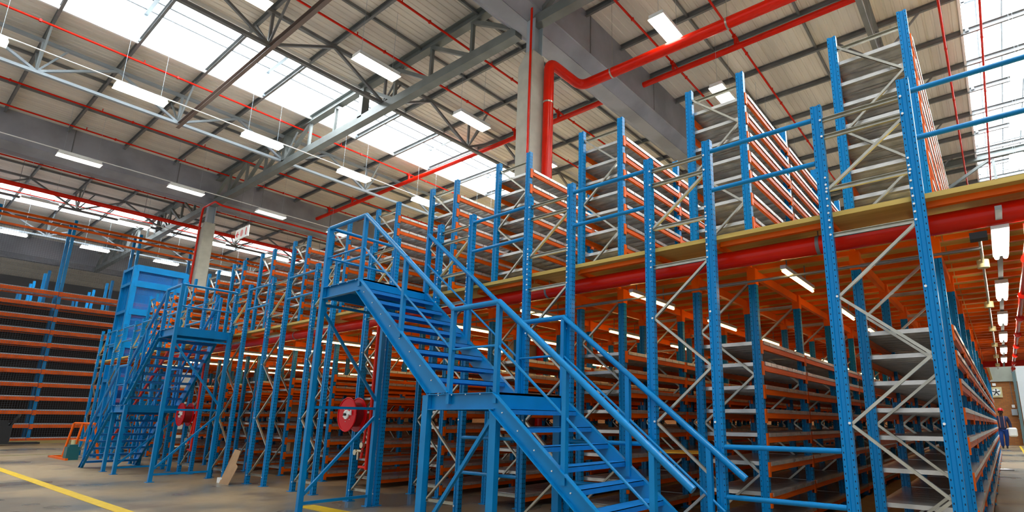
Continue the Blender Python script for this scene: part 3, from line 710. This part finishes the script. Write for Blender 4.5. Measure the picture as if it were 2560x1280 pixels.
# ------------------------------------------------------------------ hose reels
def hose_reel(x, y, z, label, s=1.0):
    t = thing('hose_reel', label, 'hose reel', (x, y, z), 'red fire hose reels')
    def disc(y0, r, th, rim):
        b = MB(); b.cyl((0, y0, 0), (0, y0 + th, 0), r, 40)
        ring = [(r * math.cos(a), y0, r * math.sin(a)) for a in [2 * PI * k / 40 for k in range(41)]]
        b.tube(ring, rim, 8); return b
    disc(0, 0.232 * s, 0.012, 0.010).build('side_disc', M_REEL, t)
    disc(0.16, 0.232 * s, 0.012, 0.010).build('side_disc', M_REEL, t)
    MB().cyl((0, 0.01, 0), (0, 0.16, 0), 0.17 * s, 32).build('hose_coil', mat('red_hose', (0.25, 0.004, 0.004), 0.6), t)
    h = MB().cyl((0, -0.02, 0), (0, 0.0, 0), 0.065 * s, 24).build('hub', M_WHITE, t)
    MB().cyl((0, -0.05, 0), (0, -0.02, 0), 0.018, 12).build('axle', M_DARK, h)
    b = MB(); b.box(0.05, 0.11, -0.028, -0.004, 0.0, 0.045); b.box(0.11, 0.13, -0.024, -0.006, -0.01, 0.06); b.box(-0.03, 0.03, -0.026, -0.021, 0.03, 0.05); b.build('hub_bracket', M_WHITE, h)
    b = MB()
    for k in range(6): a = k * PI / 3 + 0.3; b.cyl((0.10 * math.cos(a), -0.005, 0.10 * math.sin(a)), (0.10 * math.cos(a), 0, 0.10 * math.sin(a)), 0.006, 6)
    b.build('rivet', M_WHITE, t)
    b = MB(); b.tube(bend([(0.0, 0.2, 0), (0.14, 0.22, 0), (0.20, 0.2, -0.12), (0.2, 0.16, -0.6)], 0.04), 0.018, 10); b.tube([(0.28, 0.2, 1.3), (0.28, 0.2, -0.75)], 0.025, 10); b.tube([(0.10, 0.2, -0.72), (0.28, 0.2, -0.72)], 0.02, 8)
    b.build('feed_pipe', M_RED, t)
    b = MB(); b.cyl((0.2, 0.14, -0.42), (0.2, 0.18, -0.42), 0.04, 12); b.cyl((0.12, 0.15, -0.50), (0.22, 0.15, -0.50), 0.018, 10); b.cyl((0.13, 0.15, -0.48), (0.13, 0.15, -0.62), 0.016, 10); b.cyl((0.05, 0.14, -0.52), (0.05, 0.17, -0.52), 0.04, 12); b.cyl((0.05, 0.15, -0.52), (0.13, 0.15, -0.50), 0.01, 8)
    b.build('valve', M_BRASS, t)
    return t
hose_reel(-7.15, -0.24, 1.20, 'large red fire hose reel under the nearest staircase platform')
hose_reel(-13.6, -0.24, 1.20, 'red fire hose reel half hidden beside the farther staircase')
pipe([(-6.0 - 7.3, -0.55, 2.62), (-13.9, -0.55, 2.55), (-14.6, -0.5, 2.2), (-17.2, -0.5, 0.5)], 0.03, 'red pipe slanting down beneath the farther staircase', n=8)

# ------------------------------------------------------------------ hanging sign
t = thing('hanging_sign', 'white hanging sign with red arrow and fire symbols, left of the middle bay', 'sign', (-23.65, 4.0, 8.28))
MB().box(-0.62, 0.62, -0.02, 0.02, 0, 0.46).build('sign_panel', M_WHITE, t)
b = MB(); yq = -0.024
def flat(P): b.poly([(x, yq, z) for x, z in P], [tuple(range(len(P)))])
flat([(-0.56, 0.23), (-0.40, 0.37), (-0.35, 0.33), (-0.42, 0.26), (-0.26, 0.26), (-0.26, 0.20), (-0.42, 0.20), (-0.35, 0.13), (-0.40, 0.09)])
b.build('arrow', mat('sign_red', (0.65, 0.05, 0.05), 0.5), t)
b = MB(); flat([(-0.0 + 0.13 * math.cos(a), 0.23 + 0.15 * math.sin(a)) for a in [2 * PI * k / 24 for k in range(24)]]); b.build('reel_symbol', mat('sign_pink', (0.7, 0.25, 0.25), 0.5), t)
b = MB(); flat([(0.36, 0.08), (0.45, 0.08), (0.45, 0.34), (0.43, 0.40), (0.38, 0.40), (0.36, 0.34)]); b.build('extinguisher_symbol', mat('sign_red_b', (0.6, 0.03, 0.03), 0.5), t)
b = MB()
for x in (-0.55, 0.55): b.cyl((x, 0, 0.46), (x, 0, 2.4), 0.004, 5)
b.build('hanger_wire', M_GREY, t)

# ------------------------------------------------------------------ loose things on the floor
t = thing('barrier_stand', 'orange tubular stand on the floor left of the farther staircase', 'stand', (-20.6, -0.35, 0))
b = MB()
for x in (-0.85, 0.15): b.tube([(x - 0.05, -0.15, 0), (x, -0.05, 0.95)], 0.03, 8)
for x in (-0.1, 0.95): b.tube([(x, 0.25, 0), (x, 0.05, 0.95)], 0.03, 8)
b.build('leg_frame', M_ORANGE, t)
MB().tube([(-1.0, 0, 0.95), (1.15, 0, 0.95)], 0.03, 8).build('top_bar', M_ORANGE, t)
MB().tube([(-1.0, 0, 0.48), (1.1, 0, 0.5)], 0.025, 8).build('cross_bar', M_ORANGE, t)
b = MB(); b.box(-1.1, 0.9, -0.42, -0.36, 0.0, 0.05); b.box(-1.1, -1.04, -0.42, 0.2, 0, 0.05); b.build('base_bar', M_ORANGE, t)
t = thing('canister', 'small teal canister standing on the floor by the orange stand', 'canister', (-19.95, -0.62, 0))
b = MB(); b.box(-0.16, 0.16, -0.13, 0.13, 0, 0.34); b.box(-0.12, 0.12, -0.09, 0.09, 0.34, 0.40); b.build('body', M_TEAL, t)
MB().cyl((0, 0, 0.40), (0, 0, 0.52), 0.05, 12).build('neck', M_CREAM, t)
t = thing('cardboard_sheet', 'brown cardboard sheet leaning against a blue post near the farther staircase', 'cardboard', (-10.85, -0.17, 0))
b = MB(); b.poly([(-0.17, -0.12, 0.0), (0.22, -0.12, 0.0), (0.25, -0.02, 0.30), (0.12, 0.0, 0.34), (0.09, 0.06, 0.56), (-0.16, 0.06, 0.58),
                  (-0.17, -0.112, 0.0), (0.22, -0.112, 0.0), (0.25, -0.012, 0.30), (0.12, 0.008, 0.34), (0.09, 0.068, 0.56), (-0.16, 0.068, 0.58)],
                 [(0, 1, 2, 3, 4, 5), (11, 10, 9, 8, 7, 6), (0, 6, 7, 1), (1, 7, 8, 2), (2, 8, 9, 3), (3, 9, 10, 4), (4, 10, 11, 5), (5, 11, 6, 0)]); b.build('sheet', M_CARD, t)
MB().box(-0.33, -0.14, -0.10, -0.04, 0.0, 0.09).build('torn_flap', M_WHITE, t)
o = MB().box(-0.36, 0.36, -0.25, 0.25, 0, 0.012).build('board_sheet', M_YBOARD, None, (-2.72, 1.42, 0.79)); o.rotation_euler = (0, 0.0, 0.2)
tag(o, 'yellow board lying on a low shelf behind the lower stair flight', 'board')
t = thing('pallet_truck', 'dark pallet truck at the far left edge in front of the racking', 'pallet truck', (-31.2, -0.5, 0))
b = MB(); b.box(-0.4, 0.3, -0.6, 0.1, 0.06, 0.75); b.box(-0.3, 0.2, -0.5, 0.0, 0.75, 0.95); b.build('body', M_DARK, t)
MB().tube(bend([(0.1, 0.0, 0.6), (0.25, 0.25, 1.15), (-0.1, 0.3, 1.2), (-0.35, 0.05, 0.7)], 0.1), 0.035, 8).build('handle', M_DARK, t)
b = MB()
for x in (-0.3, 0.2): b.box(x - 0.08, x + 0.08, 0.1, 1.0, 0.05, 0.12)
b.build('fork', M_DARK, t)
MB().tube([(-0.1, -0.6, 0.95), (0.05, -0.7, 1.5)], 0.02, 8).build('mast_rod', M_WHITE, t)
b = MB()
for x, y, a in ((0.0, 0.0, 0), (0.10, 0.05, 0.5)):
    b.poly([(x - 0.12, y - 0.1, 0.005), (x + 0.1, y - 0.12, 0.02), (x + 0.14, y + 0.1, 0.006), (x - 0.1, y + 0.12, 0.03)], [(0, 1, 2, 3)])
o = b.build('paper_scrap', M_WHITE, None, (0.12, 13.6, 0)); tag(o, 'crumpled pale paper scrap on the floor of the right-hand aisle', 'paper')
# cardboard cartons kept on shelves seen between the far posts
for k, (x, y, z, lab) in enumerate(((-12.45, 1.2, 1.27, 'brown carton on a middle shelf between the two staircases'), (-12.4, 1.25, 0.46, 'brown carton on a low shelf between the two staircases'))):
    o = MB().box(-0.13, 0.13, -0.1, 0.15, 0.006, 0.18).build('carton', M_CARD, None, (x + 0.5, y + 0.1, z)); tag(o, lab, 'box')

# ------------------------------------------------------------------ far wall fittings
t = thing('wall_fan', 'square extractor fan, daylight painted white between dark blades, high on the brick wall', 'fan', (0.10, 34.99, 2.62))
MB().box(-0.27, 0.27, -0.05, 0, 0, 0.58).build('fan_housing', mat('fan_cream', (0.62, 0.55, 0.30), 0.5), t)
def disc_y(r, y0, y1, m, name, par, cx=0.0, cz=0.29):
    return MB().cyl((cx, y1, cz), (cx, y0, cz), r, 28).build(name, m, par)
disc_y(0.205, -0.05, -0.075, M_WHITE, 'painted_daylight', t)  # white disc paints the daylight seen between the blades
for k in range(5):
    a = k * 2 * PI / 5 + PI / 2; b = MB()
    P = [(0.03 * math.cos(a - 0.6), 0.29 + 0.03 * math.sin(a - 0.6)), (0.19 * math.cos(a - 0.17), 0.29 + 0.19 * math.sin(a - 0.17)), (0.19 * math.cos(a + 0.17), 0.29 + 0.19 * math.sin(a + 0.17)), (0.03 * math.cos(a + 0.6), 0.29 + 0.03 * math.sin(a + 0.6))]
    b.poly([(x, -0.078, z) for x, z in P] + [(x, -0.086, z) for x, z in P], [(0, 1, 2, 3), (7, 6, 5, 4), (0, 4, 5, 1), (1, 5, 6, 2), (2, 6, 7, 3), (3, 7, 4, 0)]); b.build('fan_blade', M_DARK, t)
disc_y(0.055, -0.075, -0.10, M_DARK, 'fan_hub', t)
o = MB().box(-0.08, 0.08, -0.1, 0, 0, 0.14).build('wall_box', M_WHITE, None, (0.05, 34.99, 3.27)); tag(o, 'small white box on the brick wall above the fan', 'box')
t = thing('isolator_box', 'grey electrical box on the brick wall by the white door', 'electrical box', (0.78, 34.99, 1.62))
MB().box(-0.13, 0.13, -0.12, 0, 0, 0.34).build('enclosure', M_LGREY, t); MB().box(-0.08, 0.06, -0.08, 0, 0.42, 0.58).build('switch_box', M_WHITE, t)
MB().cyl((0, -0.02, 0.58), (0, -0.02, 2.6), 0.012, 6).build('conduit', M_GREY, t)

# ------------------------------------------------------------------ person far down the right-hand aisle
def skinned(name, V, E, m, parent, root=0, sub=2):
    me = bpy.data.meshes.new(name); me.from_pydata([v[0] for v in V], E, []); me.materials.append(m)
    o = put(name, me, parent); md = o.modifiers.new('skin', 'SKIN'); md.use_smooth_shade = True
    for i, v in enumerate(V):
        sv = me.skin_vertices[0].data[i]; r = v[1]; sv.radius = r if isinstance(r, tuple) else (r, r); sv.use_root = (i == root)
    s = o.modifiers.new('sub', 'SUBSURF'); s.levels = sub; s.render_levels = sub; return o
M_SKIN = mat('skin', (0.06, 0.025, 0.015), 0.6); M_OVER = mat('blue_overall', (0.005, 0.045, 0.24), 0.8); M_OVER2 = mat('navy_jacket', (0.01, 0.02, 0.07), 0.8)
p = thing('person', 'person in blue workwear and red hard hat walking down the aisle with a white container', 'person', (0.17, 29.0, 0), rotz=0.0)
V = [((0, 0, 0.96), 0.09), ((0, 0, 1.15), 0.08), ((0, 0, 1.38), (0.10, 0.08)), ((0, 0.01, 1.52), 0.062), ((0, 0.0, 1.60), 0.062), ((0, -0.02, 1.70), (0.11, 0.125)), ((0, -0.01, 1.81), (0.105, 0.12)),
     ((-0.17, 0, 1.42), 0.055), ((-0.27, 0.03, 1.17), 0.044), ((-0.26, -0.08, 0.95), 0.034), ((0.17, 0, 1.42), 0.055), ((0.28, 0.04, 1.17), 0.044), ((0.30, -0.02, 0.93), 0.034),
     ((-0.10, 0, 0.90), 0.075), ((-0.11, -0.08, 0.50), 0.055), ((-0.10, 0.04, 0.09), 0.042), ((0.10, 0, 0.90), 0.075), ((0.10, 0.06, 0.50), 0.055), ((0.06, 0.22, 0.11), 0.042),
     ((-0.26, -0.11, 0.87), 0.040), ((0.30, -0.04, 0.85), 0.040)]
E_ = [(0, 1), (1, 2), (2, 3), (3, 4), (4, 5), (5, 6), (2, 7), (7, 8), (8, 9), (2, 10), (10, 11), (11, 12), (0, 13), (13, 14), (14, 15), (0, 16), (16, 17), (17, 18), (9, 19), (12, 20)]
body = skinned('body', V, E_, M_SKIN, p)
for sx_, base in ((-1, (-0.26, -0.11, 0.87)), (1, (0.30, -0.04, 0.85))):
    for k in range(4):
        fx = base[0] + (k - 1.5) * 0.0; fy = base[1] + (k - 1.5) * 0.022
        skinned('finger', [((fx, fy, base[2] - 0.02), 0.010), ((fx, fy, base[2] - 0.06), 0.009), ((fx - sx_ * 0.02, fy, base[2] - 0.088 + abs(k - 1.3) * 0.006), 0.008)], [(0, 1), (1, 2)], M_SKIN, body, sub=1)
    skinned('thumb', [((base[0], base[1] - 0.03, base[2]), 0.011), ((base[0] - sx_ * 0.015, base[1] - 0.055, base[2] - 0.03), 0.010), ((base[0] - sx_ * 0.02, base[1] - 0.055, base[2] - 0.055), 0.008)], [(0, 1), (1, 2)], M_SKIN, body, sub=1)
J = [((0, 0, 0.79), (0.20, 0.18)), ((0, 0, 1.12), (0.165, 0.14)), ((0, 0, 1.38), (0.19, 0.15)), ((0, 0.01, 1.54), 0.10), ((-0.20, 0, 1.43), 0.095), ((-0.275, 0.03, 1.17), 0.072), ((-0.262, -0.07, 0.94), 0.058), ((0.20, 0, 1.43), 0.095), ((0.285, 0.04, 1.17), 0.072), ((0.30, -0.015, 0.93), 0.058)]
skinned('jacket', J, [(0, 1), (1, 2), (2, 3), (2, 4), (4, 5), (5, 6), (2, 7), (7, 8), (8, 9)], M_OVER2, p)
T = [((0, 0, 1.00), (0.155, 0.13)), ((-0.09, 0, 0.84), 0.115), ((-0.11, -0.08, 0.50), 0.085), ((-0.10, 0.04, 0.08), 0.072), ((0.09, 0, 0.84), 0.115), ((0.10, 0.06, 0.50), 0.085), ((0.06, 0.21, 0.10), 0.072)]
skinned('trousers', T, [(0, 1), (1, 2), (2, 3), (0, 4), (4, 5), (5, 6)], M_OVER, p)
for x, y in ((-0.10, 0.04), (0.06, 0.22)):
    skinned('boot', [((x, y, 0.12), 0.05), ((x, y, 0.05), 0.048), ((x, y - 0.14, 0.04), 0.038)], [(0, 1), (1, 2)], M_DARK, p, sub=1)
b = MB(); rings = []
for k in range(7):
    ph = k / 6 * PI / 2; rings.append([(0.125 * math.cos(ph) * math.cos(a), -0.025 + 0.14 * math.cos(ph) * math.sin(a), 1.775 + 0.125 * math.sin(ph)) for a in [2 * PI * j / 20 for j in range(20)]])
V_ = [q for r in rings for q in r]; b.poly(V_, [(i * 20 + j, i * 20 + (j + 1) % 20, (i + 1) * 20 + (j + 1) % 20, (i + 1) * 20 + j) for i in range(6) for j in range(20)], True)
b.cyl((0, -0.045, 1.765), (0, -0.045, 1.778), 0.155, 24)
b.build('hard_hat', mat('hat_red', (0.6, 0.01, 0.02), 0.35), p)
b = MB(); 
for x in (-0.09, 0.09): b.tube([(x, -0.135, 0.98), (x, -0.137, 1.2), (x, -0.132, 1.38), (x, -0.08, 1.49), (x, 0.0, 1.51), (x, 0.08, 1.49), (x, 0.135, 1.38), (x, 0.137, 1.2), (x, 0.135, 0.98)], 0.016, 6)
b.build('braces', mat('faded_orange', (0.45, 0.16, 0.12), 0.7), p)
b = MB()
for k in range(3):
    x = -0.03 + k * 0.03; y = -0.112
for x, z in ((-0.035, 1.70), (0.035, 1.70)): b.cyl((x, -0.112, z), (x, -0.106, z), 0.010, 8)
b.build('eyes', M_WHITE, body)
b = MB(); b.poly([(-0.016, -0.105, 1.655), (0.016, -0.105, 1.655), (0.0, -0.138, 1.66), (0, -0.105, 1.70)], [(0, 2, 1), (0, 3, 2), (2, 3, 1)]); b.build('nose', M_SKIN, body)
MB().bar((-0.025, -0.098, 1.628), (0.025, -0.098, 1.628), 0.012, 0.01).build('mouth', mat('lips', (0.12, 0.03, 0.03), 0.5), body)
b = MB()
for s in (-1, 1): b.cyl((s * 0.080, -0.01, 1.69), (s * 0.100, -0.005, 1.69), 0.026, 12)
b.build('ears', M_SKIN, body)
t = thing('container', 'white rounded container carried at the hip by the person', 'container', (0.53, 28.95, 0.56))
me = MB().box(-0.17, 0.17, -0.10, 0.10, 0, 0.42).build('tank', M_WHITE, t); md = me.modifiers.new('bev', 'BEVEL'); md.width = 0.08; md.segments = 4
MB().tube(bend([(-0.23, 0, 0.25), (-0.23, 0, 0.36), (-0.1, 0, 0.38)], 0.04), 0.022, 8).build('handle', M_WHITE, t)
